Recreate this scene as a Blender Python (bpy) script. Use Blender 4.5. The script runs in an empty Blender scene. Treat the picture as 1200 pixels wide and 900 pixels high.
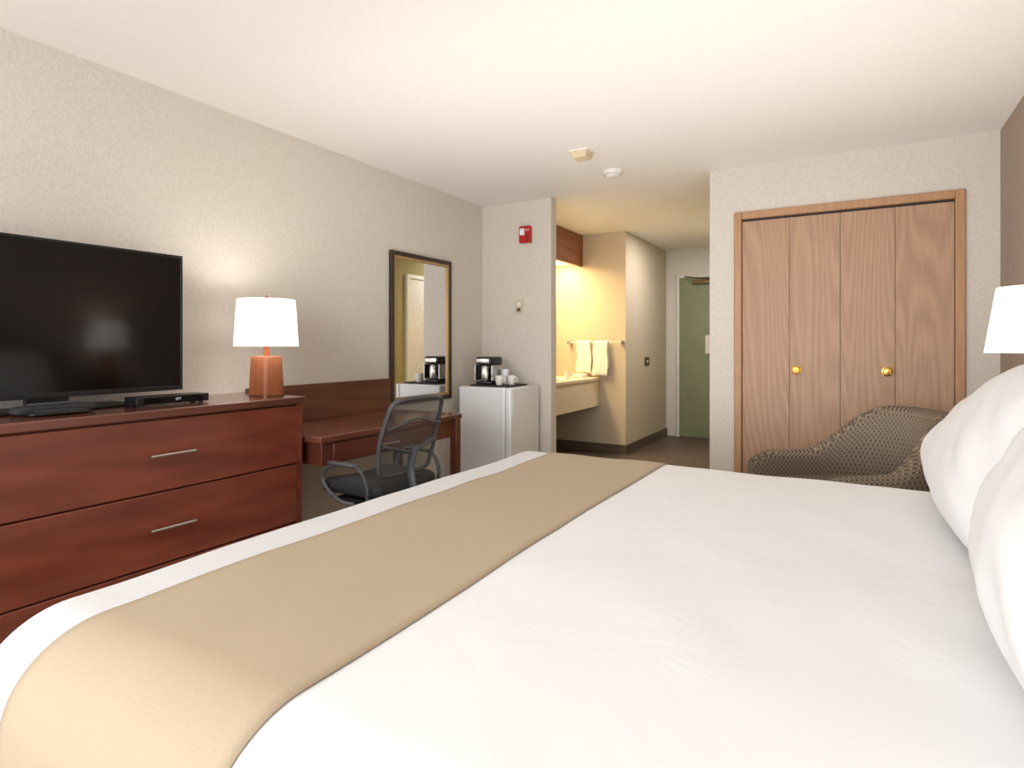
import bpy, bmesh, math, random
from mathutils import Vector, noise, Matrix
random.seed(4)
scene = bpy.context.scene
col = scene.collection
W = {}

def lin(c):
    r = []
    for v in c:
        v = v/255.0
        r.append(v/12.92 if v <= 0.04045 else ((v+0.055)/1.055)**2.4)
    return (r[0], r[1], r[2], 1.0)

# ---------------------------------------------------------------- materials
def base_mat(name):
    m = bpy.data.materials.new(name); m.use_nodes = True
    nt = m.node_tree
    b = nt.nodes['Principled BSDF']
    return m, nt, b

def mat(name, c, rough=0.5, metal=0.0, c2=None, scale=20.0, stretch=(1,1,1), detail=4.0,
        bump=0.0, bscale=None, coat=0.0, emit=None, estr=0.0, lo=0.35, hi=0.65, ior=None, spec=None, dist=0.002):
    m, nt, b = base_mat(name)
    N = nt.nodes; L = nt.links
    b.inputs['Base Color'].default_value = lin(c)
    b.inputs['Roughness'].default_value = rough
    b.inputs['Metallic'].default_value = metal
    if coat: b.inputs['Coat Weight'].default_value = coat; b.inputs['Coat Roughness'].default_value = 0.12
    if spec is not None: b.inputs['Specular IOR Level'].default_value = spec
    tc = N.new('ShaderNodeTexCoord'); mp = N.new('ShaderNodeMapping')
    mp.inputs['Scale'].default_value = stretch
    L.new(tc.outputs['Object'], mp.inputs['Vector'])
    nz = N.new('ShaderNodeTexNoise'); nz.inputs['Scale'].default_value = scale; nz.inputs['Detail'].default_value = detail
    L.new(mp.outputs['Vector'], nz.inputs['Vector'])
    if c2 is None: c2 = tuple(max(0, v*0.95) for v in c)
    cr = N.new('ShaderNodeValToRGB')
    cr.color_ramp.elements[0].position = lo; cr.color_ramp.elements[1].position = hi
    cr.color_ramp.elements[0].color = lin(c2); cr.color_ramp.elements[1].color = lin(c)
    L.new(nz.outputs['Fac'], cr.inputs['Fac']); L.new(cr.outputs['Color'], b.inputs['Base Color'])
    if bump:
        bp = N.new('ShaderNodeBump'); bp.inputs['Strength'].default_value = bump; bp.inputs['Distance'].default_value = dist
        if bscale:
            n2 = N.new('ShaderNodeTexNoise'); n2.inputs['Scale'].default_value = bscale; n2.inputs['Detail'].default_value = 3
            L.new(tc.outputs['Object'], n2.inputs['Vector']); L.new(n2.outputs['Fac'], bp.inputs['Height'])
        else:
            L.new(nz.outputs['Fac'], bp.inputs['Height'])
        L.new(bp.outputs['Normal'], b.inputs['Normal'])
    if emit:
        b.inputs['Emission Color'].default_value = lin(emit); b.inputs['Emission Strength'].default_value = estr
    return m

M = {}
M['wall'] = mat('wallpaper', (214,207,197), 0.85, c2=(204,197,186), scale=110, detail=8, bump=0.04, bscale=160, lo=0.36, hi=0.62, dist=0.001)
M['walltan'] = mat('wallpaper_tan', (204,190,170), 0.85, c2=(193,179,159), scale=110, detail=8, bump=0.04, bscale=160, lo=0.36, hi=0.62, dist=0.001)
M['wallbrown'] = mat('wallpaper_brown', (168,150,136), 0.85, c2=(156,138,124), scale=75, detail=6, bump=0.06, bscale=160)
M['wallolive'] = mat('wall_olive', (146,138,92), 0.85, c2=(138,130,86), scale=30, bump=0.05)
M['ceil'] = mat('ceiling_paint', (241,237,231), 0.9, c2=(238,234,228), scale=40, detail=6, bump=0.12, bscale=150)
M['floor'] = mat('floor_vinyl', (92,77,66), 0.5, c2=(78,65,55), scale=9, detail=8, bump=0.1, bscale=120)
M['carpet'] = mat('floor_carpet', (168,152,134), 0.95, c2=(150,134,117), scale=60, detail=8, bump=0.4, bscale=250)  # unseen room carpet, made pale to bounce light under the desk
M['cherry'] = mat('cherry_wood', (136,68,48), 0.26, c2=(102,49,34), scale=7, stretch=(1.4,0.4,2.4), detail=10, coat=0.4, lo=0.28, hi=0.75)
M['cherrydark'] = mat('dark_cherry_wood', (108,56,40), 0.32, c2=(86,42,30), scale=5, stretch=(1.6,0.6,2.0), detail=8, coat=0.3, lo=0.3, hi=0.75)
M['cherrytop'] = mat('dark_wood_top', (114,66,52), 0.22, c2=(90,50,39), scale=5, stretch=(1,0.3,1), detail=7, coat=0.4)
M['darkwood'] = mat('dark_brown_wood', (112,66,44), 0.32, c2=(88,50,34), scale=5, stretch=(1,0.3,4), detail=8, coat=0.25)
M['oaktrim'] = mat('oak_trim', (184,142,104), 0.45, c2=(168,124,88), scale=30, stretch=(3,1,0.2), detail=9)
M['valance'] = mat('valance_wood', (150,92,56), 0.45, c2=(128,74,42), scale=8, stretch=(1,0.3,3), detail=8)
M['lampwood'] = mat('lamp_wood', (158,94,58), 0.45, c2=(136,78,46), scale=10, stretch=(2,2,0.5), detail=6, coat=0.1)
M['blackp'] = mat('black_plastic', (24,24,26), 0.35, c2=(20,20,22))
M['blackm'] = mat('black_matte', (42,42,45), 0.7, c2=(34,34,37), scale=60)
M['greyp'] = mat('charcoal_plastic', (76,77,79), 0.45, c2=(68,69,71))
M['screen'] = mat('screen_glass', (6,6,8), 0.09, c2=(5,5,7), scale=2)
M['steel'] = mat('brushed_nickel', (200,196,190), 0.25, metal=1.0)
M['brass'] = mat('brass', (214,168,84), 0.2, metal=1.0)
M['bronze'] = mat('dark_bronze', (110,92,66), 0.35, metal=0.8)
M['white'] = mat('white_enamel', (232,234,236), 0.35, c2=(228,230,232), scale=5)
M['whitep'] = mat('white_plastic', (236,232,224), 0.4)
M['cream'] = mat('cream_laminate', (226,210,180), 0.4, c2=(218,202,172), scale=20)
M['beigep'] = mat('beige_plastic', (212,196,164), 0.45)
M['red'] = mat('red_plastic', (188,24,26), 0.35, c2=(176,20,22))
M['greendoor'] = mat('green_door_paint', (126,130,97), 0.45, c2=(120,124,91), scale=4)
M['whitetrim'] = mat('white_trim', (214,212,202), 0.45)
M['brownbase'] = mat('brown_vinyl_baseboard', (96,82,70), 0.5)
M['towel'] = mat('white_terry', (244,238,226), 0.95, c2=(234,227,214), scale=60, bump=0.6, bscale=250)
M['pillow'] = mat('white_cotton', (235,236,238), 0.85, c2=(232,233,235), scale=6, bump=0.25, bscale=8, dist=0.008)
M['runner'] = mat('tan_runner', (184,167,143), 0.9, c2=(179,162,138), scale=300, stretch=(1,1,1), detail=2, bump=0.12, bscale=400)
M['mirror'] = mat('mirror_silver', (235,235,235), 0.02, metal=1.0, c2=(233,233,233))
M['goldstrip'] = mat('gilt_inner_frame', (182,150,104), 0.35, metal=0.4)
M['blackframe'] = mat('dark_frame', (58,46,36), 0.35, c2=(44,36,28), scale=30)
M['glass'] = mat('window_glass', (220,230,235), 0.05)
M['glass'].node_tree.nodes['Principled BSDF'].inputs['Transmission Weight'].default_value = 1.0
M['display'] = mat('display_text', (150,160,165), 0.4, emit=(200,225,240), estr=0.4)
M['paper'] = mat('paper', (222,216,196), 0.8)
M['lens'] = mat('strobe_lens', (235,235,240), 0.2)

def oak_mat():
    m, nt, b = base_mat('oak_veneer'); N = nt.nodes; L = nt.links
    b.inputs['Roughness'].default_value = 0.5
    tc = N.new('ShaderNodeTexCoord'); oi = N.new('ShaderNodeObjectInfo')
    mp = N.new('ShaderNodeMapping'); mp.inputs['Scale'].default_value = (1.0, 1.0, 0.09)
    cb_ = N.new('ShaderNodeCombineXYZ'); ml = N.new('ShaderNodeMath'); ml.operation = 'MULTIPLY'; ml.inputs[1].default_value = 7.0
    L.new(oi.outputs['Random'], ml.inputs[0]); L.new(ml.outputs[0], cb_.inputs['Z']); L.new(ml.outputs[0], cb_.inputs['Y'])
    L.new(cb_.outputs[0], mp.inputs['Location']); L.new(tc.outputs['Object'], mp.inputs['Vector'])
    n0 = N.new('ShaderNodeTexNoise'); n0.inputs['Scale'].default_value = 3.0; n0.inputs['Detail'].default_value = 1.0
    L.new(mp.outputs[0], n0.inputs['Vector'])
    k = N.new('ShaderNodeMath'); k.operation = 'MULTIPLY'; k.inputs[1].default_value = 190.0; L.new(n0.outputs['Fac'], k.inputs[0])
    sn = N.new('ShaderNodeMath'); sn.operation = 'SINE'; L.new(k.outputs[0], sn.inputs[0])
    h = N.new('ShaderNodeMapRange'); h.inputs['From Min'].default_value = -1; L.new(sn.outputs[0], h.inputs['Value'])
    mp2 = N.new('ShaderNodeMapping'); mp2.inputs['Scale'].default_value = (3.8, 1.0, 0.07); L.new(tc.outputs['Object'], mp2.inputs['Vector'])
    n1 = N.new('ShaderNodeTexNoise'); n1.inputs['Scale'].default_value = 66; n1.inputs['Detail'].default_value = 7; L.new(mp2.outputs[0], n1.inputs['Vector'])
    mx = N.new('ShaderNodeMix'); mx.data_type = 'FLOAT'; mx.inputs[0].default_value = 0.82
    L.new(h.outputs[0], mx.inputs[2]); L.new(n1.outputs['Fac'], mx.inputs[3])
    cr = N.new('ShaderNodeValToRGB'); cr.color_ramp.elements[0].position = 0.25; cr.color_ramp.elements[1].position = 0.68
    cr.color_ramp.elements[0].color = lin((156,120,94)); cr.color_ramp.elements[1].color = lin((184,149,120))
    L.new(mx.outputs[0], cr.inputs['Fac']); L.new(cr.outputs['Color'], b.inputs['Base Color'])
    return m
M['oak'] = oak_mat()

def bedding():
    m, nt, b = base_mat('white_bedding'); N = nt.nodes; L = nt.links
    b.inputs['Base Color'].default_value = lin((233,234,236)); b.inputs['Roughness'].default_value = 0.95
    b.inputs['Specular IOR Level'].default_value = 0.2
    tc = N.new('ShaderNodeTexCoord')
    sep = N.new('ShaderNodeSeparateXYZ'); L.new(tc.outputs['Object'], sep.inputs[0])
    wv = N.new('ShaderNodeTexWave'); wv.inputs['Scale'].default_value = 38; wv.bands_direction = 'X'
    L.new(tc.outputs['Object'], wv.inputs['Vector'])
    lt = N.new('ShaderNodeMath'); lt.operation = 'LESS_THAN'; lt.inputs[1].default_value = -0.75
    L.new(sep.outputs['X'], lt.inputs[0])
    mul = N.new('ShaderNodeMath'); mul.operation = 'MULTIPLY'
    L.new(wv.outputs['Fac'], mul.inputs[0]); L.new(lt.outputs[0], mul.inputs[1])
    n = N.new('ShaderNodeTexNoise'); n.inputs['Scale'].default_value = 5.0; n.inputs['Detail'].default_value = 4; n.inputs['Distortion'].default_value = 0.8
    L.new(tc.outputs['Object'], n.inputs['Vector'])
    b1 = N.new('ShaderNodeBump'); b1.inputs['Strength'].default_value = 0.42; b1.inputs['Distance'].default_value = 0.010
    L.new(n.outputs['Fac'], b1.inputs['Height'])
    b2 = N.new('ShaderNodeBump'); b2.inputs['Strength'].default_value = 0.8; b2.inputs['Distance'].default_value = 0.003
    L.new(mul.outputs[0], b2.inputs['Height']); L.new(b1.outputs['Normal'], b2.inputs['Normal'])
    L.new(b2.outputs['Normal'], b.inputs['Normal'])
    return m
M['bedding'] = bedding()

def shade_mat():
    m, nt, b = base_mat('lamp_shade_fabric'); N = nt.nodes; L = nt.links
    b.inputs['Base Color'].default_value = lin((250,250,248)); b.inputs['Roughness'].default_value = 0.9
    b.inputs['Emission Color'].default_value = lin((255,253,248)); b.inputs['Emission Strength'].default_value = 0.40
    tr = N.new('ShaderNodeBsdfTranslucent'); tr.inputs['Color'].default_value = lin((255,252,248))
    mx = N.new('ShaderNodeMixShader'); mx.inputs[0].default_value = 0.3
    n = N.new('ShaderNodeTexNoise'); n.inputs['Scale'].default_value = 120
    bp = N.new('ShaderNodeBump'); bp.inputs['Strength'].default_value = 0.15; L.new(n.outputs['Fac'], bp.inputs['Height']); L.new(bp.outputs['Normal'], b.inputs['Normal'])
    L.new(b.outputs[0], mx.inputs[1]); L.new(tr.outputs[0], mx.inputs[2])
    L.new(mx.outputs[0], N['Material Output'].inputs['Surface'])
    return m
M['shade'] = shade_mat()

def net_mat():
    m, nt, b = base_mat('chair_mesh_net'); N = nt.nodes; L = nt.links
    b.inputs['Base Color'].default_value = lin((92,92,94)); b.inputs['Roughness'].default_value = 0.7
    tc = N.new('ShaderNodeTexCoord'); ck = N.new('ShaderNodeTexChecker'); ck.inputs['Scale'].default_value = 260
    L.new(tc.outputs['Object'], ck.inputs['Vector'])
    mr = N.new('ShaderNodeMapRange'); mr.inputs['To Min'].default_value = 0.36; mr.inputs['To Max'].default_value = 0.60
    L.new(ck.outputs['Fac'], mr.inputs['Value'])
    tp = N.new('ShaderNodeBsdfTransparent'); mx = N.new('ShaderNodeMixShader')
    L.new(mr.outputs[0], mx.inputs[0]); L.new(tp.outputs[0], mx.inputs[1]); L.new(b.outputs[0], mx.inputs[2])
    L.new(mx.outputs[0], N['Material Output'].inputs['Surface'])
    return m
M['net'] = net_mat()

def ring_mat():
    m, nt, b = base_mat('ring_pattern_upholstery'); N = nt.nodes; L = nt.links
    b.inputs['Roughness'].default_value = 0.9
    uv = N.new('ShaderNodeTexCoord'); sep = N.new('ShaderNodeSeparateXYZ'); L.new(uv.outputs['UV'], sep.inputs[0])
    P = 1/0.023
    def math_(op, a, bb=None):
        n = N.new('ShaderNodeMath'); n.operation = op
        for i, v in enumerate((a, bb)):
            if v is None: continue
            if isinstance(v, (int, float)): n.inputs[i].default_value = v
            else: L.new(v, n.inputs[i])
        return n.outputs[0]
    y = math_('MULTIPLY', sep.outputs['Y'], P)
    row = math_('FLOOR', y)
    off = math_('MULTIPLY', math_('FLOORED_MODULO', row, 2.0), 0.5)
    x = math_('ADD', math_('MULTIPLY', sep.outputs['X'], P), off)
    fx = math_('SUBTRACT', math_('FRACT', x), 0.5); fy = math_('SUBTRACT', math_('FRACT', y), 0.5)
    d = math_('SQRT', math_('ADD', math_('MULTIPLY', fx, fx), math_('MULTIPLY', fy, fy)))
    r = math_('ABSOLUTE', math_('SUBTRACT', d, 0.42))
    ring = math_('LESS_THAN', r, 0.07)
    mx = N.new('ShaderNodeMix'); mx.data_type = 'RGBA'
    mx.inputs[6].default_value = lin((84,72,62)); mx.inputs[7].default_value = lin((150,135,116))
    L.new(ring, mx.inputs[0]); L.new(mx.outputs[2], b.inputs['Base Color'])
    return m
M['ring'] = ring_mat()

# ---------------------------------------------------------------- geometry helper
class Geo:
    def __init__(s): s.v = []; s.f = []; s.uv = None
    def add(s, vs, fs):
        o = len(s.v); s.v += [Vector(v) for v in vs]; s.f += [tuple(i+o for i in f) for f in fs]; return s
    def box(s, x0, x1, y0, y1, z0, z1):
        return s.add([(x0,y0,z0),(x1,y0,z0),(x1,y1,z0),(x0,y1,z0),(x0,y0,z1),(x1,y0,z1),(x1,y1,z1),(x0,y1,z1)],
              [(0,3,2,1),(4,5,6,7),(0,1,5,4),(1,2,6,5),(2,3,7,6),(3,0,4,7)])
    def taper(s, c, b, t, z0, z1):
        cx, cy = c
        return s.add([(cx-b[0],cy-b[1],z0),(cx+b[0],cy-b[1],z0),(cx+b[0],cy+b[1],z0),(cx-b[0],cy+b[1],z0),
                      (cx-t[0],cy-t[1],z1),(cx+t[0],cy-t[1],z1),(cx+t[0],cy+t[1],z1),(cx-t[0],cy+t[1],z1)],
              [(0,3,2,1),(4,5,6,7),(0,1,5,4),(1,2,6,5),(2,3,7,6),(3,0,4,7)])
    def lathe(s, c, prof, seg=32, axis='z', closed=False, sq=None):
        vs = []; fs = []; n = len(prof)
        for i in range(seg):
            a = 2*math.pi*i/seg
            ca, sa = math.cos(a), math.sin(a)
            if sq:
                ca = math.copysign(abs(ca)**sq, ca); sa = math.copysign(abs(sa)**sq, sa)*0.86
            for r, h in prof:
                p = (r*ca, r*sa, h)
                if axis == 'x': p = (h, r*math.cos(a), r*math.sin(a))
                if axis == 'y': p = (r*math.sin(a), h, r*math.cos(a))
                if axis == '-y': p = (r*math.cos(a), -h, r*math.sin(a))
                vs.append((c[0]+p[0], c[1]+p[1], c[2]+p[2]))
        for i in range(seg):
            j = (i+1) % seg
            for k in range(n-1 if not closed else n):
                k2 = (k+1) % n
                fs.append((i*n+k, j*n+k, j*n+k2, i*n+k2))
        if not closed:
            if prof[0][0] > 1e-6: fs.append(tuple(i*n for i in range(seg))[::-1])
            if prof[-1][0] > 1e-6: fs.append(tuple(i*n+n-1 for i in range(seg)))
        return s.add(vs, fs)
    def tube(s, pts, r=0.01, seg=10, r2=None, sub=6, closed=False, up=(0,0,1)):
        P = [Vector(p) for p in pts]; n = len(P); out = []
        if sub > 1 and n > 2:
            rng = range(n) if closed else range(n-1)
            for i in rng:
                if closed: a, b, c, d = P[(i-1)%n], P[i], P[(i+1)%n], P[(i+2)%n]
                else: a, b, c, d = P[max(i-1,0)], P[i], P[i+1], P[min(i+2,n-1)]
                for k in range(sub):
                    t = k/sub
                    out.append(0.5*((2*b)+(-a+c)*t+(2*a-5*b+4*c-d)*t*t+(-a+3*b-3*c+d)*t**3))
            if not closed: out.append(P[-1])
        else: out = P
        vs = []; fs = []; m = len(out); r2 = r2 or r; u = None
        for i, p in enumerate(out):
            if closed: t = (out[(i+1)%m]-out[(i-1)%m]).normalized()
            else: t = (out[min(i+1,m-1)]-out[max(i-1,0)]).normalized()
            if u is None:
                u = Vector(up)
                if abs(u.dot(t)) > 0.95: u = Vector((1,0,0))
            u = (u-t*u.dot(t)).normalized(); w = t.cross(u)
            for k in range(seg):
                a = 2*math.pi*k/seg
                vs.append(p+w*math.cos(a)*r+u*math.sin(a)*r2)
        for i in range(m if closed else m-1):
            j = (i+1) % m
            for k in range(seg):
                k2 = (k+1) % seg
                fs.append((i*seg+k, i*seg+k2, j*seg+k2, j*seg+k))
        if not closed:
            fs.append(tuple(range(seg))[::-1]); fs.append(tuple((m-1)*seg+k for k in range(seg)))
        return s.add(vs, fs)
    def rbox(s, lo, hi, r, step=0.05, k=5, disp=None):
        lo = Vector(lo); hi = Vector(hi); c = (lo+hi)/2; h = (hi-lo)/2
        if not hasattr(r, '__len__'): r = (r, r, r)
        inner = Vector([h[i]-r[i] for i in range(3)])
        def coords(i):
            cs = [math.tan(math.radians(45*j/k)) * r[i] for j in range(1, k+1)]
            n = max(1, int(2*inner[i]/step))
            return [-inner[i]-q for q in reversed(cs)] + [-inner[i]+2*inner[i]*j/n for j in range(n+1)] + [inner[i]+q for q in cs]
        C = [coords(i) for i in range(3)]
        bm = bmesh.new()
        for ax in range(3):
            a, b = (ax+1) % 3, (ax+2) % 3
            for sg in (-1, 1):
                g = []
                for ca in C[a]:
                    row = []
                    for cb in C[b]:
                        p = Vector((0,0,0)); p[ax] = sg*h[ax]; p[a] = ca; p[b] = cb
                        q = Vector([max(-inner[i], min(inner[i], p[i])) for i in range(3)])
                        d = Vector([(p[i]-q[i])/r[i] for i in range(3)])
                        if d.length > 0: d.normalize()
                        p = q+Vector([d[i]*r[i] for i in range(3)])+c
                        row.append(bm.verts.new(p))
                    g.append(row)
                for i in range(len(g)-1):
                    for j in range(len(g[0])-1):
                        f = (g[i][j], g[i+1][j], g[i+1][j+1], g[i][j+1])
                        bm.faces.new(f if sg > 0 else f[::-1])
        bmesh.ops.remove_doubles(bm, verts=bm.verts, dist=1e-5)
        bm.verts.index_update()
        vs = [v.co.copy() for v in bm.verts]
        if disp: vs = [disp(v) for v in vs]
        fs = [tuple(v.index for v in f.verts) for f in bm.faces]
        bm.free()
        return s.add(vs, fs)
    def obj(s, name, m, parent=None, bevel=0.0, smooth=True, origin=None, base=False, solid=0.0, sub=0, label=None, ang=0.7):
        lo = Vector([min(v[i] for v in s.v) for i in range(3)]); hi = Vector([max(v[i] for v in s.v) for i in range(3)])
        o = Vector(origin) if origin else (lo+hi)/2
        if base: o.z = lo.z
        me = bpy.data.meshes.new(name)
        me.from_pydata([tuple(v-o) for v in s.v], [], s.f); me.update()
        if s.uv:
            ul = me.uv_layers.new(name='UVMap')
            for lp in me.loops: ul.data[lp.index].uv = s.uv[lp.vertex_index]
        if smooth:
            for p in me.polygons: p.use_smooth = True
            me.set_sharp_from_angle(angle=ang)
        ob = bpy.data.objects.new(name, me); col.objects.link(ob)
        me.materials.append(m)
        if parent: ob.parent = parent; ob.location = o-W[parent.name]
        else: ob.location = o
        W[ob.name] = o
        if bevel:
            b = ob.modifiers.new('bevel', 'BEVEL'); b.width = bevel; b.segments = 3; b.limit_method = 'ANGLE'
        if solid:
            b = ob.modifiers.new('solid', 'SOLIDIFY'); b.thickness = solid; b.offset = 1
        if sub:
            b = ob.modifiers.new('sub', 'SUBSURF'); b.levels = sub; b.render_levels = sub
        if label: ob['label'] = label
        return ob

def G(): return Geo()
def box(name, m, b, parent=None, bevel=0.0, **k): return G().box(*b).obj(name, m, parent, bevel, **k)
def thing(name, loc, label, cat, local=False):
    e = bpy.data.objects.new(name, None); col.objects.link(e); e.location = loc; e.empty_display_size = 0.1
    W[e.name] = Vector((0,0,0)) if local else Vector(loc)
    e['label'] = label; e['category'] = cat
    return e
def tag(o, label, cat, **k):
    o['label'] = label; o['category'] = cat
    for a, b in k.items(): o[a] = b
    return o
def struct(o): o['kind'] = 'structure'; return o
def text(name, s, size, loc, rot, m, parent, ext=0.0005):
    cu = bpy.data.curves.new(name, 'FONT'); cu.body = s; cu.size = size; cu.extrude = ext; cu.align_x = 'CENTER'; cu.align_y = 'CENTER'
    t = bpy.data.objects.new(name, cu); col.objects.link(t)
    dg = bpy.context.evaluated_depsgraph_get()
    me = bpy.data.meshes.new_from_object(t.evaluated_get(dg))
    bpy.data.objects.remove(t)
    o = bpy.data.objects.new(name, me); col.objects.link(o); me.materials.clear(); me.materials.append(m)
    o.parent = parent; o.location = Vector(loc)-W[parent.name]; o.rotation_euler = rot
    return o

H = 2.40
XL, XR = -2.87, 0.71
YP = 4.44
YC = 4.35
YV = 6.17
XH = -2.15
YD = 7.75

# ---------------------------------------------------------------- shell
struct(box('floor', M['floor'], (-3.3, 0.9, YP, 8.0, -0.1, 0.0)))
struct(box('floor', M['carpet'], (-3.3, 0.9, -1.8, YP, -0.1, 0.0)))
struct(box('ceiling', M['ceil'], (-3.3, 0.9, -1.8, 8.0, H, H+0.1)))
struct(box('wall_left', M['wall'], (XL-0.12, XL, -1.6, YP+0.1, 0, H)))
struct(box('wall_right', M['wallbrown'], (XR, XR+0.12, -1.6, 8.0, 0, H)))
struct(G().box(XL, -2.19, YP, YP+0.1, 0, H).obj('wall_partition', M['wall'], bevel=0.004))
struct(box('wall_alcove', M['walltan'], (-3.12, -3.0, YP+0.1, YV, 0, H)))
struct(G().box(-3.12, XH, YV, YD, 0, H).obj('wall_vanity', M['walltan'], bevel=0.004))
struct(box('wall_end', M['wall'], (-3.12, XR, YD, YD+0.12, 0, H)))
g = G().box(-0.9, -0.69, YC, YC+0.1, 0, H).box(0.51, XR, YC, YC+0.1, 0, H).box(-0.69, 0.51, YC, YC+0.1, 2.045, H)
struct(g.obj('wall_closet', M['wall']))
struct(box('wall_hall', M['wallolive'], (-0.9, -0.8, YC+0.1, YD, 0, H)))
struct(box('wall_closet_rear', M['wall'], (-0.8, XR, YC+0.75, YC+0.83, 0, H)))
g = G().box(XL-0.12, -2.6, -1.72, -1.6, 0, H).box(0.45, XR+0.12, -1.72, -1.6, 0, H).box(-2.6, 0.45, -1.72, -1.6, 0, 0.55).box(-2.6, 0.45, -1.72, -1.6, 2.2, H)
struct(g.obj('wall_rear', M['wall']))
g = G()
for x0, x1 in ((-2.6,-2.55),(-1.10,-1.04),(0.40,0.45)): g.box(x0, x1, -1.70, -1.63, 0.55, 2.2)
g.box(-2.6, 0.45, -1.70, -1.63, 0.55, 0.60).box(-2.6, 0.45, -1.70, -1.63, 2.15, 2.2)
struct(g.obj('unseen_window_1', M['whitetrim'], bevel=0.004))  # unseen window frame, added behind the camera to go with the rear fill
struct(box('baseboard_left', M['brownbase'], (XL, XL+0.012, -1.6, YP, 0, 0.10)))
struct(G().box(XL+0.012, -2.178, YP-0.012, YP, 0, 0.10).box(-2.19, -2.178, YP, YP+0.1, 0, 0.10).obj('baseboard_partition', M['brownbase']))
struct(G().box(XH, XH+0.012, YV-0.012, YD, 0, 0.10).box(-3.0, XH, YV-0.012, YV, 0, 0.10).obj('baseboard_hall', M['brownbase']))
struct(G().box(-0.912, -0.9, YC-0.012, 5.0, 0, 0.1).box(-0.9, -0.74, YC-0.012, YC, 0, 0.10).obj('baseboard_closet', M['brownbase']))

d1 = struct(box('door_1', M['greendoor'], (-1.97, -1.06, YD-0.03, YD, 0.01, 2.03), bevel=0.003))
struct(G().box(-2.01, -1.97, YD-0.05, YD, 0, 2.07).box(-1.06, -1.0, YD-0.05, YD, 0, 2.07).box(-1.97, -1.06, YD-0.05, YD, 2.03, 2.07).obj('trim_1', M['whitetrim'], bevel=0.004))
g = G().box(-1.80, -1.52, YD-0.09, YD-0.03, 1.95, 2.0).tube([(-1.55,YD-0.08,2.0),(-1.75,YD-0.22,2.01),(-1.90,YD-0.06,2.05)], 0.009, 8, sub=1)
g.obj('door_closer', M['bronze'], d1, bevel=0.004)
g = G().lathe((-1.14, YD-0.03, 1.0), [(0.03,0),(0.03,0.01),(0.012,0.012),(0.012,0.05),(0.026,0.055),(0.028,0.075),(0.0,0.085)], 20, '-y')
g.obj('door_knob', M['steel'], d1)
pn = tag(box('door_notice', M['paper'], (-1.65, -1.52, YD-0.034, YD-0.0305, 1.07, 1.30)), 'cream paper notice fixed on the green entry door', 'notice')
struct(box('door_2', M['whitetrim'], (-0.925, -0.9, 5.75, 6.45, 0.01, 2.0), bevel=0.003))
struct(G().box(-0.94, -0.9, 5.70, 5.75, 0, 2.05).box(-0.94, -0.9, 6.45, 6.50, 0, 2.05).box(-0.94, -0.9, 5.75, 6.45, 2.0, 2.05).obj('trim_2', M['whitetrim'], bevel=0.004))

# ---------------------------------------------------------------- closet
tr = G().box(-0.735, -0.685, YC-0.02, YC+0.06, 0, 2.085).box(0.50, 0.55, YC-0.02, YC+0.06, 0, 2.085).box(-0.685, 0.50, YC-0.02, YC+0.06, 2.035, 2.085)
struct(tr.obj('trim_3', M['oaktrim'], bevel=0.006))
cd = thing('closet_door', (-0.09, YC+0.02, 0), 'oak veneer bifold closet doors with round brass knobs', 'closet door')
box('door_track', M['blackm'], (-0.685, 0.50, YC+0.012, YC+0.045, 2.022, 2.035), cd)
xs = [-0.684, -0.388, -0.092, 0.204, 0.499]
panels = []
for i in range(4):
    p = box('door_panel', M['oak'], (xs[i]+0.001, xs[i+1]-0.001, YC+0.003, YC+0.031, 0.015, 2.021), cd, bevel=0.002)
    panels.append(p)
for pi, x in ((1, -0.345), (2, 0.163)):
    G().lathe((x, YC+0.003, 1.01), [(0.030,0),(0.030,0.004),(0.012,0.008),(0.011,0.022),(0.022,0.030),(0.026,0.040),(0.020,0.050),(0.0,0.053)], 28, '-y').obj('knob', M['brass'], panels[pi], label='round brass knob')

# ---------------------------------------------------------------- bed
def dz(x, y):
    return 0.006*noise.noise(Vector((x*2.2, y*2.2, 3.1))) + 0.004*noise.noise(Vector((x*6+2*y, y*4, 8.0)))
BX0, BX1, BY0, BY1, BZ = -1.33, 0.62, 0.41, 2.47, 0.70
RX, RY, RZ = 0.06, 0.15, 0.13
def disp(v):
    k = max(0.0, min(1.0, (v.z-0.5)/0.15))
    w = 0.012*math.sin(v.x*9+v.y*11)*(1-k)*0.6
    v = v.copy(); v.z += dz(v.x, v.y)*k
    if v.y < BY0+0.10:
        v.y -= w*0.5 + 0.06*max(0.0, 0.60-v.z)
    if v.x < BX0+0.05: v.x -= 0.04*max(0.0, 0.60-v.z)
    return v
bed = thing('bed', ((BX0+BX1)/2, (BY0+BY1)/2, 0), 'king bed made with white bedding against the brown wall', 'bed')
G().rbox((BX0+0.05, BY0+0.06, 0.0), (BX1, BY1-0.06, 0.24), 0.02, 0.3, 2).obj('bed_base', M['blackm'], bed)
G().rbox((BX0, BY0, 0.16), (BX1, BY1, BZ), (RX, RY, RZ), 0.03, 8, disp).obj('coverlet', M['bedding'], bed, label='white coverlet with a finely ribbed border')
hb = tag(G().rbox((BX1+0.03, BY0-0.02, 0.0), (XR, BY1+0.02, 1.06), 0.015, 0.3, 3).obj('headboard', M['cherry']), 'dark cherry wood headboard panel against the wall', 'headboard')
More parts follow.
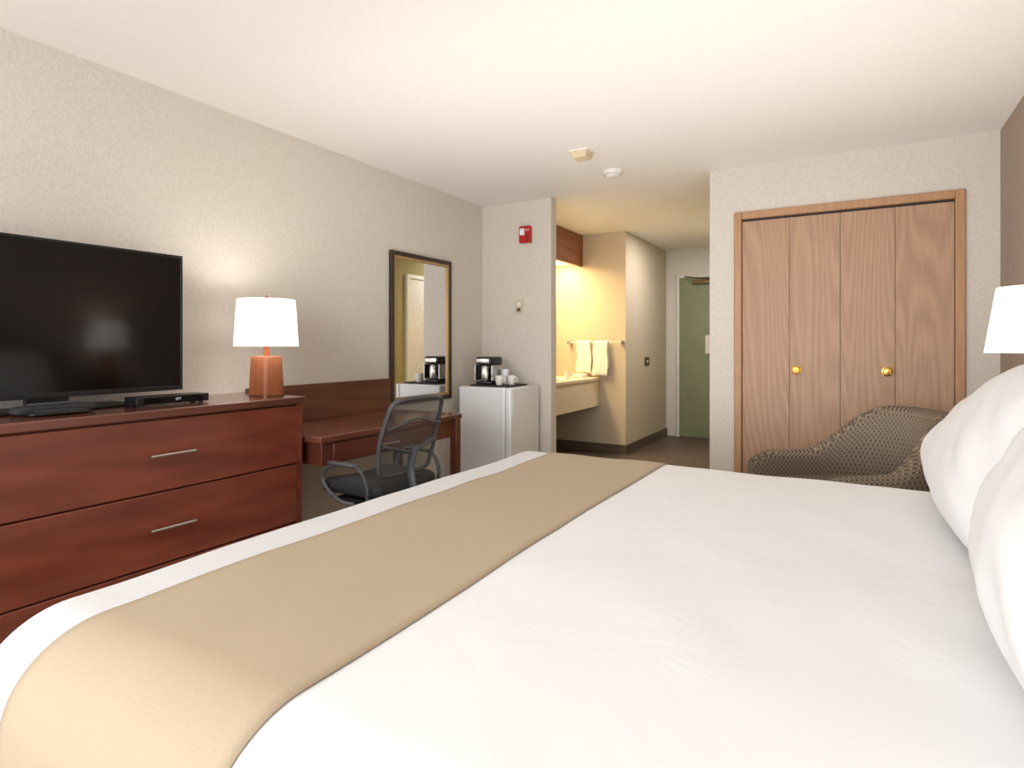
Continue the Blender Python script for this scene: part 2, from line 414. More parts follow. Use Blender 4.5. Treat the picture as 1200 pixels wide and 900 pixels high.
def sec(off):
    out = []
    z1 = BZ-RZ
    for z in [z1-0.35+0.03*i for i in range(12)]: out.append((BY0-off, z))
    for a in range(0, 91, 5): out.append((BY0+RY-(RY+off)*math.cos(math.radians(a)), z1+(RZ+off)*math.sin(math.radians(a))))
    n = 68
    for i in range(1, n): out.append((BY0+RY+(BY1-BY0-2*RY)*i/n, BZ+off))
    for a in range(90, -1, -5): out.append((BY1-RY+(RY+off)*math.cos(math.radians(a)), z1+(RZ+off)*math.sin(math.radians(a))))
    for z in [z1-0.02-0.03*i for i in range(11)]: out.append((BY1+off, z))
    return out
S = sec(0.0030); vs = []; fs = []
XA, XB, NX = -1.15, -0.655, 20
for i in range(NX+1):
    for (y, z) in S:
        t = i/NX
        x = XA+(XB-XA)*t + 0.006*math.sin(y*3.0)*(1 if t > 0.5 else -0.5)
        v = disp(Vector((x, y, z))); vs.append(v)
n = len(S)
for i in range(NX):
    for j in range(n-1): fs.append((i*n+j, (i+1)*n+j, (i+1)*n+j+1, i*n+j+1))
rn = G().add(vs, fs).obj('bed_runner', M['runner'], solid=0.001)
tag(rn, 'tan woven runner laid across the foot of the white bed', 'bed runner')

def pillow(label, c, w, h, t, tilt, yaw=0.0, seed=0):
    n = 48; vs = []; fs = []; idx = {}
    def P(u, v, s):
        e = max(0.0, (1-abs(u)**2.8)*(1-abs(v)**2.3))**0.62
        z = s*t/2*e*(1-0.24*v)
        px = u*w/2*math.sqrt(1-0.08*v*v); py = v*h/2*math.sqrt(1-0.12*u*u)
        q = Vector((px*4+seed, py*4, s*2))
        m_ = min(1, e*1.5)
        z += s*0.018*noise.noise(q)*m_ + s*0.011*noise.noise(Vector((px*9+py*14+seed, py*5-px*4, s)))*m_
        return Vector((px, py, z))
    for s in (1, -1):
        for i in range(n+1):
            for j in range(n+1):
                u = -math.cos(math.pi*i/n); v = -math.cos(math.pi*j/n)
                edge = i in (0, n) or j in (0, n)
                if edge and (0, i, j) in idx: idx[(s, i, j)] = idx[(0, i, j)]; continue
                vs.append(P(u, v, s)); idx[(s, i, j)] = len(vs)-1
                if edge: idx[(0, i, j)] = len(vs)-1
        for i in range(n):
            for j in range(n):
                f = (idx[(s,i,j)], idx[(s,i+1,j)], idx[(s,i+1,j+1)], idx[(s,i,j+1)])
                fs.append(f if s > 0 else f[::-1])
    o = G().add(vs, fs).obj('pillow', M['pillow'], origin=(0,0,0), ang=3.0)
    a = math.radians(tilt)
    ey = Vector((math.sin(a), 0, math.cos(a))); ex = Vector((0, -1, 0)); ez = ex.cross(ey)
    m = Matrix((ex, ey, ez)).transposed().to_4x4()
    m = Matrix.Rotation(math.radians(yaw), 4, 'Z') @ m
    m.translation = Vector(c)
    o.matrix_world = m
    tag(o, label, 'pillow', group='bed pillows')
    return o
pillow('plump white pillow leaning near the wooden nightstand', (0.32, 1.91, 0.920), 0.84, 0.46, 0.24, 28, 0, 1)
pillow('plump white pillow with a soft crease, leaning on the headboard', (0.315, 1.04, 0.940), 0.86, 0.49, 0.25, 25, 0, 7)

# ---------------------------------------------------------------- nightstand + lamps
ns = thing('nightstand', (0.53, 2.80, 0), 'dark cherry wood nightstand beside the bed', 'nightstand')
box('body', M['cherry'], (0.40, 0.70, 2.58, 3.04, 0.0, 0.66), ns, 0.004)
box('table_top', M['cherrytop'], (0.375, 0.705, 2.56, 3.06, 0.66, 0.69), ns, 0.004)
for z0, z1 in ((0.36, 0.64), (0.08, 0.34)):
    dr = box('drawer', M['cherry'], (0.385, 0.40, 2.60, 3.02, z0, z1), ns, 0.003)
    G().tube([(0.385,2.74,(z0+z1)/2),(0.365,2.74,(z0+z1)/2),(0.365,2.88,(z0+z1)/2),(0.385,2.88,(z0+z1)/2)], 0.005, 8, sub=1).obj('handle', M['steel'], dr)

M['bulb'] = M['glass'].copy(); M['bulb'].name = 'bulb_glass'
def lamp(x, y, z, basez, label, e, rb, rt_, hs):
    L = thing('table_lamp', (x, y, z), label, 'table lamp')
    bz = z+basez
    hh = basez
    G().lathe((x, y, z), [(0.069,0.006),(0.070,0.010),(0.067,hh*0.5),(0.063,hh-0.006),(0.060,hh)], 56, sq=0.34).obj('lamp_base', M['lampwood'], L, ang=0.8)
    G().lathe((x, y, z), [(0.071,0),(0.071,0.006)], 56, sq=0.34).obj('base_plate', M['bronze'], L)
    G().lathe((x, y, bz), [(0.014,0),(0.014,0.05),(0.018,0.055),(0.018,0.10),(0.006,0.102),(0.006,0.05+hs),(0.010,0.057+hs),(0.0,0.072+hs)], 20).obj('pole', M['lampwood'], L)
    s0 = bz+0.048
    prof = [(rb+0.001, s0), (rb, s0+0.004), (rt_+0.001, s0+hs-0.004), (rt_, s0+hs), (rt_-0.002, s0+hs), (rt_-0.001, s0+hs-0.004), (rb-0.0025, s0+0.004), (rb-0.003, s0)]
    g = G().lathe((x, y, 0), prof, 56, closed=True)
    g.obj('lamp_shade', M['shade'], L, label='white fabric drum shade, lit')
    g = G()
    for k in range(3):
        a = k*2.094
        g.tube([(x, y, s0+hs-0.01), (x+rt_*math.cos(a), y+rt_*math.sin(a), s0+hs-0.01)], 0.002, 6, sub=1)
    g.obj('shade_spider', M['bronze'], L)
    G().lathe((x, y, bz+0.105), [(0.012,0),(0.014,0.01),(0.028,0.045),(0.030,0.06),(0.022,0.08),(0.0,0.088)], 20).obj('light_bulb', M['bulb'], L)
    ld = bpy.data.lights.new('bulb_light', 'POINT'); ld.energy = e; ld.color = (1.0, 0.96, 0.90); ld.shadow_soft_size = 0.05
    lo = bpy.data.objects.new('bulb_light', ld); col.objects.link(lo); lo.parent = L; lo.location = (0, 0, s0+0.15-z)
    return L
lamp(-2.54, 1.96, 0.92, 0.198, 'wooden block lamp with lit white shade on dresser', 7.0, 0.151, 0.135, 0.232)
lamp(0.59, 2.88, 0.69, 0.405, 'wooden lamp with lit white shade on nightstand', 6.0, 0.168, 0.132, 0.245)

# ---------------------------------------------------------------- dresser
DX0, DX1, DY0, DY1 = XL+0.013, -2.37, 0.04, 2.05
ds = thing('dresser', ((DX0+DX1)/2, (DY0+DY1)/2, 0), 'dark cherry wood dresser with bar handles along the wall', 'dresser')
g = G().box(DX0, DX1-0.004, DY0+0.01, DY0+0.04, 0.0, 0.885).box(DX0, DX1-0.004, DY1-0.04, DY1-0.01, 0.0, 0.885)
g.box(DX0, DX1-0.03, DY0+0.04, DY1-0.04, 0.06, 0.885)
g.obj('body', M['cherry'], ds, 0.003)
box('table_top', M['cherrytop'], (DX0, DX1+0.012, DY0, DY1, 0.885, 0.92), ds, 0.006)
for k, (z0, z1) in enumerate(((0.597, 0.878), (0.312, 0.591), (0.07, 0.306))):
    dr = box('drawer', M['cherry'], (DX1-0.03, DX1, DY0+0.043, DY1-0.043, z0, z1), ds, 0.004)
    zc = (0.742, 0.455, 0.19)[k]
    for yc in (0.70, 1.38):
        g = G().tube([(DX1+0.028, yc-0.09, zc), (DX1+0.028, yc+0.09, zc)], 0.006, 12, sub=1)
        for q in (-0.064, 0.064): g.tube([(DX1, yc+q, zc), (DX1+0.028, yc+q, zc)], 0.0045, 8, sub=1)
        g.obj('handle', M['steel'], dr, label='brushed nickel bar handle')

# ---------------------------------------------------------------- television
tv = thing('television', (-2.68, 1.10, 0.92), 'flat black television standing on the dresser', 'television')
TX = -2.665; ty0, ty1, tz0, tz1 = 0.575, 1.610, 0.970, 1.578
g = G().box(TX-0.035, TX-0.006, ty0, ty1, tz0, tz1).box(TX-0.07, TX-0.035, ty0+0.2, ty1-0.2, tz0+0.05, tz1-0.2)
g.obj('case', M['blackp'], tv, 0.004)
b_ = 0.011
g = G().box(TX-0.006, TX, ty0, ty1, tz0, tz0+0.02).box(TX-0.006, TX, ty0, ty1, tz1-b_, tz1).box(TX-0.006, TX, ty0, ty0+b_, tz0+0.02, tz1-b_).box(TX-0.006, TX, ty1-b_, ty1, tz0+0.02, tz1-b_)
g.obj('bezel', M['blackp'], tv, 0.0015)
box('screen', M['screen'], (TX-0.006, TX-0.003, ty0+b_, ty1-b_, tz0+0.02, tz1-b_), tv)
g = G().rbox((-2.80, 0.80, 0.9205), (-2.60, 1.38, 0.933), (0.03,0.03,0.005), 0.1, 4).box(-2.70, -2.675, 1.02, 1.16, 0.93, 1.02)
g.obj('stand', M['blackp'], tv)

mb = thing('media_player', (-2.53, 1.48, 0.92), 'slim black set-top box with display on dresser', 'set-top box')
box('case', M['blackp'], (-2.59, -2.50, 1.32, 1.63, 0.926, 0.960), mb, 0.003)
for x in (-2.575, -2.515):
    for y in (1.35, 1.60): G().lathe((x, y, 0.92), [(0.010,0),(0.010,0.007)], 12).obj('foot', M['blackm'], mb)
box('front_panel', M['screen'], (-2.50, -2.498, 1.35, 1.60, 0.931, 0.956), mb)
text('display', '3FY', 0.016, (-2.4975, 1.49, 0.944), (math.pi/2, 0, math.pi/2), M['display'], mb)

rc = thing('remote_control', (-2.50, 1.03, 0.92), 'black remote control lying on the dresser', 'remote control')
G().rbox((-2.51, 0.95, 0.9205), (-2.46, 1.14, 0.938), (0.02,0.02,0.008), 0.05, 4).obj('body', M['blackp'], rc)
g = G()
for i in range(10):
    for j in range(3): g.lathe((-2.499+j*0.014, 0.98+i*0.015, 0.9375), [(0.0042,0),(0.0042,0.002),(0.0,0.0025)], 8)
g.obj('keypad', M['greyp'], rc)['kind'] = 'stuff'
rt = thing('cradle', (-2.555, 1.04, 0.92), 'black rounded plastic box beneath the television', 'plastic box')
G().rbox((-2.59, 0.93, 0.9205), (-2.52, 1.19, 0.955), (0.02,0.04,0.012), 0.05, 4).obj('shell', M['blackm'], rt)
G().rbox((-2.58, 0.98, 0.9545), (-2.54, 1.14, 0.962), (0.01,0.02,0.003), 0.05, 3).obj('lid', M['greyp'], rt)

# ---------------------------------------------------------------- desk
dk = thing('desk', (-2.57, 2.66, 0), 'dark cherry writing desk with back panel against the wall', 'desk')
EX0, EX1, EY0, EY1, EZ = XL+0.013, -2.27, 2.06, 3.27, 0.72
box('table_top', M['cherrytop'], (EX0, EX1, EY0, EY1, EZ-0.032, EZ), dk, 0.005)
box('apron', M['cherrydark'], (EX0+0.05, EX1-0.03, EY0+0.035, EY1-0.05, EZ-0.15, EZ-0.032), dk, 0.003)
dr = box('drawer', M['cherrydark'], (EX1-0.03, EX1-0.012, EY0+0.10, EY1-0.32, EZ-0.142, EZ-0.045), dk, 0.003)
yc = (EY0+0.10+EY1-0.32)/2
g = G().tube([(EX1+0.01, yc-0.07, EZ-0.095), (EX1+0.01, yc+0.07, EZ-0.095)], 0.005, 10, sub=1)
for q in (-0.05, 0.05): g.tube([(EX1-0.012, yc+q, EZ-0.095), (EX1+0.01, yc+q, EZ-0.095)], 0.004, 8, sub=1)
g.obj('handle', M['steel'], dr)
for x, y in ((EX0+0.04, EY0+0.01), (EX0+0.04, EY1-0.06), (EX1-0.055, EY1-0.06)):
    box('leg', M['cherrydark'], (x, x+0.05, y, y+0.05, 0, EZ-0.032), dk, 0.003)
box('back_panel', M['darkwood'], (EX0, EX0+0.02, EY0+0.01, 3.215, EZ, 0.94), dk, 0.003)

# ---------------------------------------------------------------- wall mirror
mr = thing('wall_mirror', (XL+0.02, 3.58, 1.3), 'tall mirror in dark frame hung above the desk', 'mirror')
my0, my1, mz0, mz1 = 3.225, 3.945, 0.745, 1.848
def frame(x0, x1, a, w):
    y0, y1, z0, z1 = my0+a, my1-a, mz0+a, mz1-a
    return G().box(x0,x1,y0,y0+w,z0,z1).box(x0,x1,y1-w,y1,z0,z1).box(x0,x1,y0+w,y1-w,z0,z0+w).box(x0,x1,y0+w,y1-w,z1-w,z1)
frame(XL, XL+0.03, 0, 0.030).obj('frame', M['blackframe'], mr, 0.004)
frame(XL+0.006, XL+0.026, 0.030, 0.022).obj('inner_frame', M['goldstrip'], mr, 0.003)
box('mirror_glass', M['mirror'], (XL+0.008, XL+0.014, my0+0.052, my1-0.052, mz0+0.052, mz1-0.052), mr)

# ---------------------------------------------------------------- mini fridge
fr = thing('mini_fridge', (-2.5, 4.16, 0), 'white mini fridge between desk and partition wall', 'mini fridge')
box('body', M['white'], (-2.76, -2.335, 3.93, 4.40, 0.03, 0.845), fr, 0.012)
box('door', M['white'], (-2.33, -2.28, 3.93, 4.40, 0.04, 0.845), fr, 0.012)
box('handle', M['white'], (-2.285, -2.277, 3.955, 3.97, 0.62, 0.80), fr, 0.002)
for x in (-2.72, -2.38):
    for y in (3.98, 4.35): G().lathe((x, y, 0), [(0.018,0),(0.018,0.035)], 14).obj('foot', M['blackm'], fr)

tray = tag(G().rbox((-2.70, 3.98, 0.8455), (-2.33, 4.30, 0.858), (0.02,0.02,0.005), 0.1, 3).obj('tray', M['blackm']), 'flat dark tray on top of the white fridge', 'tray')
cm = thing('coffee_maker', (-2.60, 4.12, 0.858), 'black and chrome single cup coffee maker on tray', 'coffee maker')
g = G().rbox((-2.67, 4.03, 0.858), (-2.52, 4.21, 0.885), (0.02,0.02,0.008), 0.1, 3)
g.rbox((-2.67, 4.11, 0.88), (-2.52, 4.21, 1.04), (0.02,0.02,0.01), 0.1, 3)
g.obj('body', M['blackp'], cm)
G().rbox((-2.672, 4.025, 1.015), (-2.518, 4.215, 1.08), (0.025,0.025,0.015), 0.1, 3).obj('brew_head', M['blackp'], cm)
G().lathe((-2.595, 4.07, 0.887), [(0.034,0),(0.040,0.02),(0.040,0.105),(0.034,0.12),(0.0,0.121)], 24).obj('carafe', M['steel'], cm)
G().rbox((-2.655, 4.020, 1.03), (-2.535, 4.027, 1.065), (0.003,0.003,0.003), 0.1, 2).obj('trim_band', M['steel'], cm)
for x in (-2.678, -2.52):
    box('side_panel', M['steel'], (x, x+0.008, 4.035, 4.20, 0.89, 1.012), cm, 0.001)
def cup(x, y, label):
    c = thing('cup', (x, y, 0.858), label, 'cup'); c['group'] = 'cups on the fridge tray'
    G().lathe((x, y, 0.858), [(0.022,0),(0.031,0.028),(0.034,0.075),(0.031,0.075),(0.028,0.028),(0.0,0.008)], 28).obj('body', M['whitep'], c)
    G().tube([(x+0.030,y,0.918),(x+0.049,y,0.915),(x+0.051,y,0.890),(x+0.028,y,0.882)], 0.0045, 8).obj('handle', M['whitep'], c)
cup(-2.455, 4.05, 'white ceramic cup beside the coffee maker')
cup(-2.395, 4.14, 'white ceramic cup beside the coffee maker')
gl = tag(G().lathe((-2.47, 4.17, 0.858), [(0.028,0),(0.033,0.12),(0.030,0.12),(0.026,0.01),(0.0,0.008)], 24).obj('drinking_glass', M['lens']), 'small wrapped drinking glass on the tray', 'glass')

# ---------------------------------------------------------------- partition devices
fa = thing('fire_alarm', (-2.42, YP, 2.10), 'red fire alarm strobe fixed on the partition wall', 'fire alarm')
box('housing', M['red'], (-2.472, -2.368, YP-0.045, YP, 2.035, 2.175), fa, 0.006)
G().rbox((-2.458, YP-0.062, 2.095), (-2.415, YP-0.04, 2.155), 0.008, 0.1, 3).obj('strobe_lens', M['lens'], fa)
g = G()
for i in range(5): g.box(-2.405, -2.378, YP-0.0475, YP-0.044, 2.05+i*0.012, 2.055+i*0.012)
g.obj('grille', M['blackm'], fa)
text('lettering', 'FIRE', 0.022, (-2.392, YP-0.0458, 2.14), (math.pi/2, 0, 0), M['whitep'], fa)
th = thing('thermostat', (-2.49, YP, 1.50), 'small beige wall control with two switches', 'wall control')
box('plate', M['beigep'], (-2.525, -2.455, YP-0.012, YP, 1.445, 1.56), th, 0.003)
box('rocker', M['whitep'], (-2.507, -2.473, YP-0.018, YP-0.011, 1.505, 1.54), th, 0.002)
box('rocker', M['greyp'], (-2.507, -2.473, YP-0.018, YP-0.011, 1.46, 1.49), th, 0.002)
sw = thing('light_switch', (XH, 6.90, 0.98), 'bronze wall switch plate on the hall wall', 'light switch')
box('plate', M['bronze'], (XH, XH+0.008, 6.82, 6.99, 0.935, 1.035), sw, 0.002)
box('toggle', M['cream'], (XH+0.008, XH+0.018, 6.895, 6.915, 0.97, 1.0), sw, 0.002)

cb = thing('motion_sensor', (-1.51, 3.50, H), 'beige square sensor housing fixed on the ceiling', 'ceiling sensor')
G().taper((-1.51, 3.50), (0.045, 0.045), (0.06, 0.06), H-0.05, H).obj('housing', M['beigep'], cb, 0.006)
box('mounting_plate', M['whitep'], (-1.575, -1.445, 3.435, 3.565, H-0.008, H), cb, 0.002)
box('sensor_window', M['cream'], (-1.535, -1.485, 3.452, 3.458, H-0.04, H-0.015), cb)
sd = thing('smoke_detector', (-1.49, 4.0, H), 'round white smoke detector fixed on the ceiling', 'smoke detector')
G().lathe((-1.49, 4.0, H), [(0.0,-0.045),(0.030,-0.045),(0.045,-0.038),(0.050,-0.030),(0.064,-0.028),(0.068,-0.012),(0.068,0.0)], 40).obj('housing', M['whitep'], sd)
g = G()
for i in range(16):
    a = i*math.pi/8
    g.lathe((-1.49+0.056*math.cos(a), 4.0+0.056*math.sin(a), H-0.031), [(0.003,0),(0.003,0.004)], 6)
g.obj('vent', M['greyp'], sd)

# ---------------------------------------------------------------- vanity alcove
va = thing('vanity', (-2.72, 5.36, 0), 'cream wall-hung vanity counter with basin and faucet', 'vanity counter')
box('counter', M['cream'], (-2.996, -2.43, YP+0.105, YV-0.002, 0.79, 0.825), va, 0.006)
box('apron', M['cream'], (-2.47, -2.45, YP+0.105, YV-0.002, 0.51, 0.79), va, 0.003)
box('backsplash', M['cream'], (-2.996, -2.98, YP+0.105, YV-0.002, 0.825, 0.93), va, 0.003)
G().lathe((-2.70, 5.35, 0.825), [(0.20,0.0),(0.205,0.008),(0.19,0.010),(0.17,-0.0),(0.10,-0.03),(0.0,-0.034)], 36).obj('basin', M['whitep'], va)
G().tube([(-2.93,5.35,0.825),(-2.93,5.35,0.93),(-2.88,5.35,0.965),(-2.82,5.35,0.93)], 0.012, 10).obj('faucet', M['steel'], va)
tb = tag(G().rbox((-2.62, 5.82, 0.8255), (-2.50, 5.94, 0.87), 0.008, 0.1, 3).obj('tissue_box', M['whitep']), 'small white tissue box on the vanity counter', 'tissue box')
for i, (x, y) in enumerate(((-2.56, 5.55), (-2.60, 5.66))):
    tag(G().lathe((x, y, 0.8255), [(0.026,0),(0.032,0.085),(0.029,0.085),(0.024,0.006),(0,0.006)], 20).obj('cup', M['whitep']), 'white plastic cup on the vanity counter', 'cup', group='vanity cups')
vl = thing('light_valance', (-2.82, 5.36, 2.05), 'wooden light valance box above the vanity', 'light fixture')
G().box(-2.69, -2.65, YP+0.10, YV, 2.05, H).obj('fascia', M['valance'], vl, 0.003)
box('diffuser', mat('lit_diffuser', (255,236,190), 0.6, emit=(255,220,150), estr=4.0), (-3.0, -2.69, YP+0.10, YV, 2.09, 2.10), vl)
vm = tag(box('vanity_mirror', M['mirror'], (-3.0, -2.988, 4.75, 6.0, 1.0, 1.95), bevel=0.002), 'frameless mirror on the wall above the vanity', 'mirror')

rk = thing('towel_rail', (-2.45, YV, 1.2), 'chrome towel rail on the alcove wall', 'towel rail')
G().tube([(-2.80, YV-0.06, 1.205), (-2.18, YV-0.06, 1.205)], 0.007, 10, sub=1).obj('bar', M['steel'], rk)
for x in (-2.79, -2.19): box('bracket', M['steel'], (x-0.018, x+0.018, YV-0.075, YV, 1.185, 1.225), rk, 0.004)
def towel(xc, w, zb, zb2, seed, label):
    prof = []
    y0 = YV-0.06; r = 0.020
    for i in range(13): prof.append((y0-r-0.001, zb+(1.205-zb)*i/12))
    for a in range(0, 181, 20)[1:-1]: prof.append((y0-(r+0.001)*math.cos(math.radians(a)), 1.205+(r+0.001)*math.sin(math.radians(a))))
    for i in range(13): prof.append((y0+r+0.001, 1.205-(1.205-zb2)*i/12))
    vs = []; fs = []; n = len(prof); K = 18
    for i in range(K+1):
        u = i/K-0.5
        for (y, z) in prof:
            k = (1.205-z)/0.4
            x = xc+u*w*(0.88+0.14*k)+0.006*math.sin(z*25+seed)
            s = -1 if y < y0 else 0.3
            vs.append((x, y+s*abs(0.012*math.sin(u*14+seed))*max(0, k), z+0.006*math.sin(u*8+seed)*max(0,k)))
    for i in range(K):
        for j in range(n-1): fs.append((i*n+j, i*n+j+1, (i+1)*n+j+1, (i+1)*n+j))
    t = G().add(vs, fs).obj('towel', M['towel'], solid=0.011)
    tag(t, label, 'towel', group='towels on the rail')
towel(-2.605, 0.18, 0.87, 0.95, 0.5, 'white hand towel folded over the rail, hanging shorter')
towel(-2.41, 0.18, 0.845, 0.93, 2.1, 'white hand towel folded over the rail')

# ---------------------------------------------------------------- task chair (local, facing -x)
ch = thing('office_chair', (-2.07, 2.30, 0), 'black mesh-back office chair on casters at desk', 'office chair', local=True)
def seatd(v):
    v = v.copy(); v.z += 0.02*(abs(v.y)/0.24)**2 - 0.025*max(0, (-v.x-0.12)/0.12)**2; return v
G().rbox((-0.24, -0.225, 0.43), (0.17, 0.225, 0.515), (0.06,0.06,0.04), 0.04, 5, seatd).obj('seat', M['blackm'], ch)
def bx(z, y): return 0.135+0.13*((z-0.5)/0.45) - 0.015*math.sin(math.pi*(z-0.5)/0.5) - 0.45*y*y
loop = [(0.15,0.55),(0.18,0.60),(0.195,0.71),(0.185,0.84),(0.17,0.895),(0.12,0.915),(0.0,0.92),(-0.12,0.915),(-0.17,0.895),(-0.185,0.84),(-0.195,0.71),(-0.18,0.60),(-0.15,0.55),(0.0,0.545)]
g = G().tube([(bx(z,y), y, z) for y, z in loop], 0.009, 10, r2=0.012, closed=True, up=(1,0,0))
g.tube([(bx(0.66,y)+0.012, y, 0.65+0.05*(abs(y)/0.2)) for y in (-0.18,-0.1,0,0.1,0.18)], 0.008, 8, r2=0.020, up=(1,0,0))
g.tube([(bx(0.80,y)+0.012, y, 0.775+0.04*(1-abs(y)/0.2)) for y in (-0.18,-0.1,0,0.1,0.18)], 0.006, 8, r2=0.011, up=(1,0,0))
g.obj('back_frame', M['greyp'], ch)
vs = []; fs = []
def halfw(z):
    pts = [(0.53,0.15),(0.60,0.18),(0.71,0.195),(0.84,0.185),(0.895,0.17),(0.94,0.12)]
    for (a, b), (c, d) in zip(pts, pts[1:]):
        if a <= z <= c: return b+(d-b)*(z-a)/(c-a)
    return 0.1
for i in range(25):
    z = 0.55+0.365*i/24
    for j in range(17):
        y = (j/8-1)*halfw(z)*0.99; vs.append((bx(z, y)+0.001, y, z))
for i in range(24):
    for j in range(16): fs.append((i*17+j, i*17+j+1, (i+1)*17+j+1, (i+1)*17+j))
G().add(vs, fs).obj('backrest', M['net'], ch, label='see-through grey mesh backrest')
g = G().tube([(0.02,0,0.41),(0.14,0,0.40),(0.195,0,0.45),(0.175,0,0.57),(0.205,0,0.68)], 0.024, 10, r2=0.012, up=(0,1,0))
g.obj('back_support', M['greyp'], ch)
for s in (-1, 1):
    g = G().tube([(0.10,s*0.20,0.41),(0.13,s*0.24,0.43),(0.14,s*0.25,0.52),(0.09,s*0.255,0.595),(0.0,s*0.255,0.607),(-0.11,s*0.255,0.59),(-0.17,s*0.25,0.54),(-0.15,s*0.245,0.48),(-0.06,s*0.235,0.425),(-0.0,s*0.20,0.41)], 0.010, 10, r2=0.007, up=(0,s,0))
    arm = g.obj('armrest', M['greyp'], ch)
    G().rbox((-0.12, s*0.255-0.022, 0.602), (0.08, s*0.255+0.022, 0.617), (0.02,0.02,0.007), 0.05, 3).obj('arm_pad', M['greyp'], arm)
box('seat_plate', M['blackp'], (-0.12, 0.14, -0.205, 0.205, 0.40, 0.435), ch, 0.004)
G().lathe((0,0,0), [(0.028,0.10),(0.028,0.25),(0.018,0.25),(0.018,0.405)], 20).obj('gas_lift', M['blackp'], ch)
sb = G()
for k in range(5):
    a = k*2*math.pi/5+0.3; c, s = math.cos(a), math.sin(a)
    sb.tube([(0.0,0,0.125),(0.15*c,0.15*s,0.115),(0.27*c,0.27*s,0.075)], 0.022, 8, r2=0.014)
sb.obj('star_base', M['blackp'], ch)
for k in range(5):
    a = k*2*math.pi/5+0.3; c, s = math.cos(a), math.sin(a)
    x, y = 0.27*c, 0.27*s
    g = G()
    g.lathe((x, y, 0.027), [(0.0,-0.012),(0.026,-0.012),(0.027,0.012),(0.0,0.012)], 18, 'y')
    g.lathe((x, y, 0.045), [(0.007,0),(0.007,0.03)], 10)
    g.obj('caster', M['blackp'], ch)
ch.rotation_euler = (0, 0, math.radians(-4))

# ---------------------------------------------------------------- barrel armchair (local, facing -x)
ac = thing('armchair', (0.02, 3.50, 0), 'dark brown barrel armchair upholstered in beige ring pattern', 'armchair', local=True)
def sweep():
    rx, ry = 0.36, 0.345
    pts = []
    for i in range(9): pts.append((-0.42+0.32*i/8, -ry))
    for i in range(1, 48):
        a = -math.pi/2+math.pi*i/48
        pts.append((-0.10+ (rx+0.04)*math.cos(a), ry*math.sin(a)))
    for i in range(9): pts.append((-0.10-0.32*i/8, ry))
    n = len(pts); arc = 0; vs = []; uv = []; fs = []; last = None; K = 0
    T = 0.05
    for i, (x, y) in enumerate(pts):
        if last: arc += math.hypot(x-last[0], y-last[1])
        last = (x, y)
        a = pts[max(i-1,0)]; b = pts[min(i+1,n-1)]
        tx, ty = b[0]-a[0], b[1]-a[1]; l = math.hypot(tx, ty); nx, ny = ty/l, -tx/l
        q = max(0.0, min(1.0, (x+0.10)/0.34)); q = q*q*(3-2*q)
        top = 0.585+0.25*q + 0.02*(x+0.42)
        tip = max(0.0, (-0.28-x)/0.14); top -= 0.05*tip**2; th = T*(1-0.3*tip**2)
        prof = [(th, 0.13), (th, 0.30), (th*1.02, top-0.16), (th*1.05, top-0.05)]
        for k in range(1, 8):
            an = math.pi*k/8; prof.append((th*1.05*math.cos(an), top-0.05+0.05*math.sin(an)))
        prof += [(-th*1.05, top-0.05), (-th, top-0.16), (-th, 0.30), (-th, 0.13)]
        K = len(prof)
        for o, z in prof:
            lean = 0.05*q*max(0, (z-0.3)/0.5)
            vs.append((x+nx*o+lean, y+ny*o, z)); uv.append((arc, z-0.6*(o-th)*(1 if z > top-0.051 else 0)))
    for i in range(n-1):
        for k in range(K-1): fs.append((i*K+k, (i+1)*K+k, (i+1)*K+k+1, i*K+k+1))
        fs.append((i*K+K-1, (i+1)*K+K-1, (i+1)*K, i*K))
    fs.append(tuple(range(K))); fs.append(tuple((n-1)*K+k for k in range(K))[::-1])
    g = G().add(vs, fs); g.uv = uv
    return g
sweep().obj('backrest', M['ring'], ac, ang=1.2)
def uvbox(lo, hi, r, name, **k):
    g = G().rbox(lo, hi, r, 0.05, 4)
    g.uv = [(v.x, v.y+v.z) for v in g.v]
    return g.obj(name, M['ring'], ac, **k)
uvbox((-0.43, -0.30, 0.32), (0.22, 0.30, 0.46), (0.05,0.05,0.05), 'seat_cushion')
uvbox((-0.40, -0.30, 0.13), (0.22, 0.30, 0.325), 0.02, 'seat_base')
for x in (-0.36, 0.16):
    for y in (-0.28, 0.28):
        G().taper((x, y), (0.015,0.015), (0.025,0.025), 0, 0.135).obj('leg', M['darkwood'], ac, 0.002)
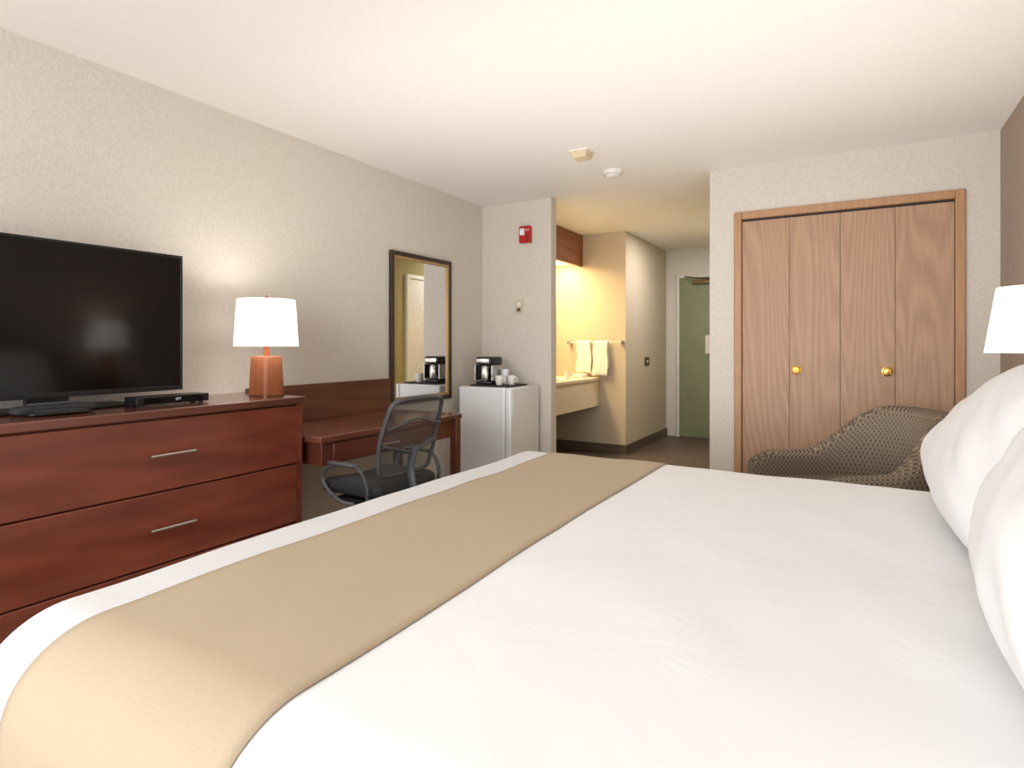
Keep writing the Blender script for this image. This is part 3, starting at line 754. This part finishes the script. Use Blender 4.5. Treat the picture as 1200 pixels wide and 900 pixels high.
ac.rotation_euler = (0, 0, math.radians(32))

# ---------------------------------------------------------------- lights
def area(name, loc, d_, sx, sy, e, c=(1,1,1)):
    d = bpy.data.lights.new(name, 'AREA'); d.shape = 'RECTANGLE'; d.size = sx; d.size_y = sy; d.energy = e; d.color = c
    o = bpy.data.objects.new(name, d); col.objects.link(o); o.location = loc
    o.rotation_euler = Vector(d_).to_track_quat('-Z', 'Y').to_euler(); return o
area('rear_fill_light', (-1.05, -1.55, 1.38), (0, 1, 0.02), 2.9, 1.6, 76, (0.98, 0.985, 1.0))  # added area fill at the unseen rear window, lights the whole room
area('ceiling_fill', (-0.9, -0.4, 1.25), (0, 0.02, 1), 2.4, 1.8, 19, (1.0, 0.985, 0.96))  # added upward fill behind the camera to brighten the near ceiling
area('ceiling_fill_far', (-0.80, 2.6, 1.10), (0.03, 0.46, 0.88), 2.8, 2.2, 26, (1.0, 0.985, 0.965))  # added mid-room fill for far ceiling and walls, no real fixture
area('vanity_tube', (-2.84, 5.35, 2.07), (0, 0, -1), 0.2, 1.4, 30, (1.0, 0.76, 0.38))
d = bpy.data.lights.new('hall_fill', 'AREA'); d.shape = 'DISK'; d.size = 0.3; d.energy = 20; d.color = (1, 0.96, 0.92)  # added fill to brighten the hall, not an actual ceiling lamp
o = bpy.data.objects.new('hall_fill', d); col.objects.link(o); o.location = (-1.45, 6.4, 2.39)

w = bpy.data.worlds.new('world'); scene.world = w; w.use_nodes = True
w.node_tree.nodes['Background'].inputs[0].default_value = (0.85, 0.92, 1.0, 1)
w.node_tree.nodes['Background'].inputs[1].default_value = 1.5

# ---------------------------------------------------------------- camera
cam = bpy.data.cameras.new('camera'); co = bpy.data.objects.new('camera', cam); col.objects.link(co)
co.location = (0, 0, 1.17); co.rotation_euler = (math.radians(90), 0, math.radians(30))
cam.sensor_width = 36; cam.lens = 21.0; cam.shift_y = -45/1200; cam.clip_start = 0.02
scene.camera = co
scene.view_settings.view_transform = 'Standard'
scene.view_settings.look = 'None'
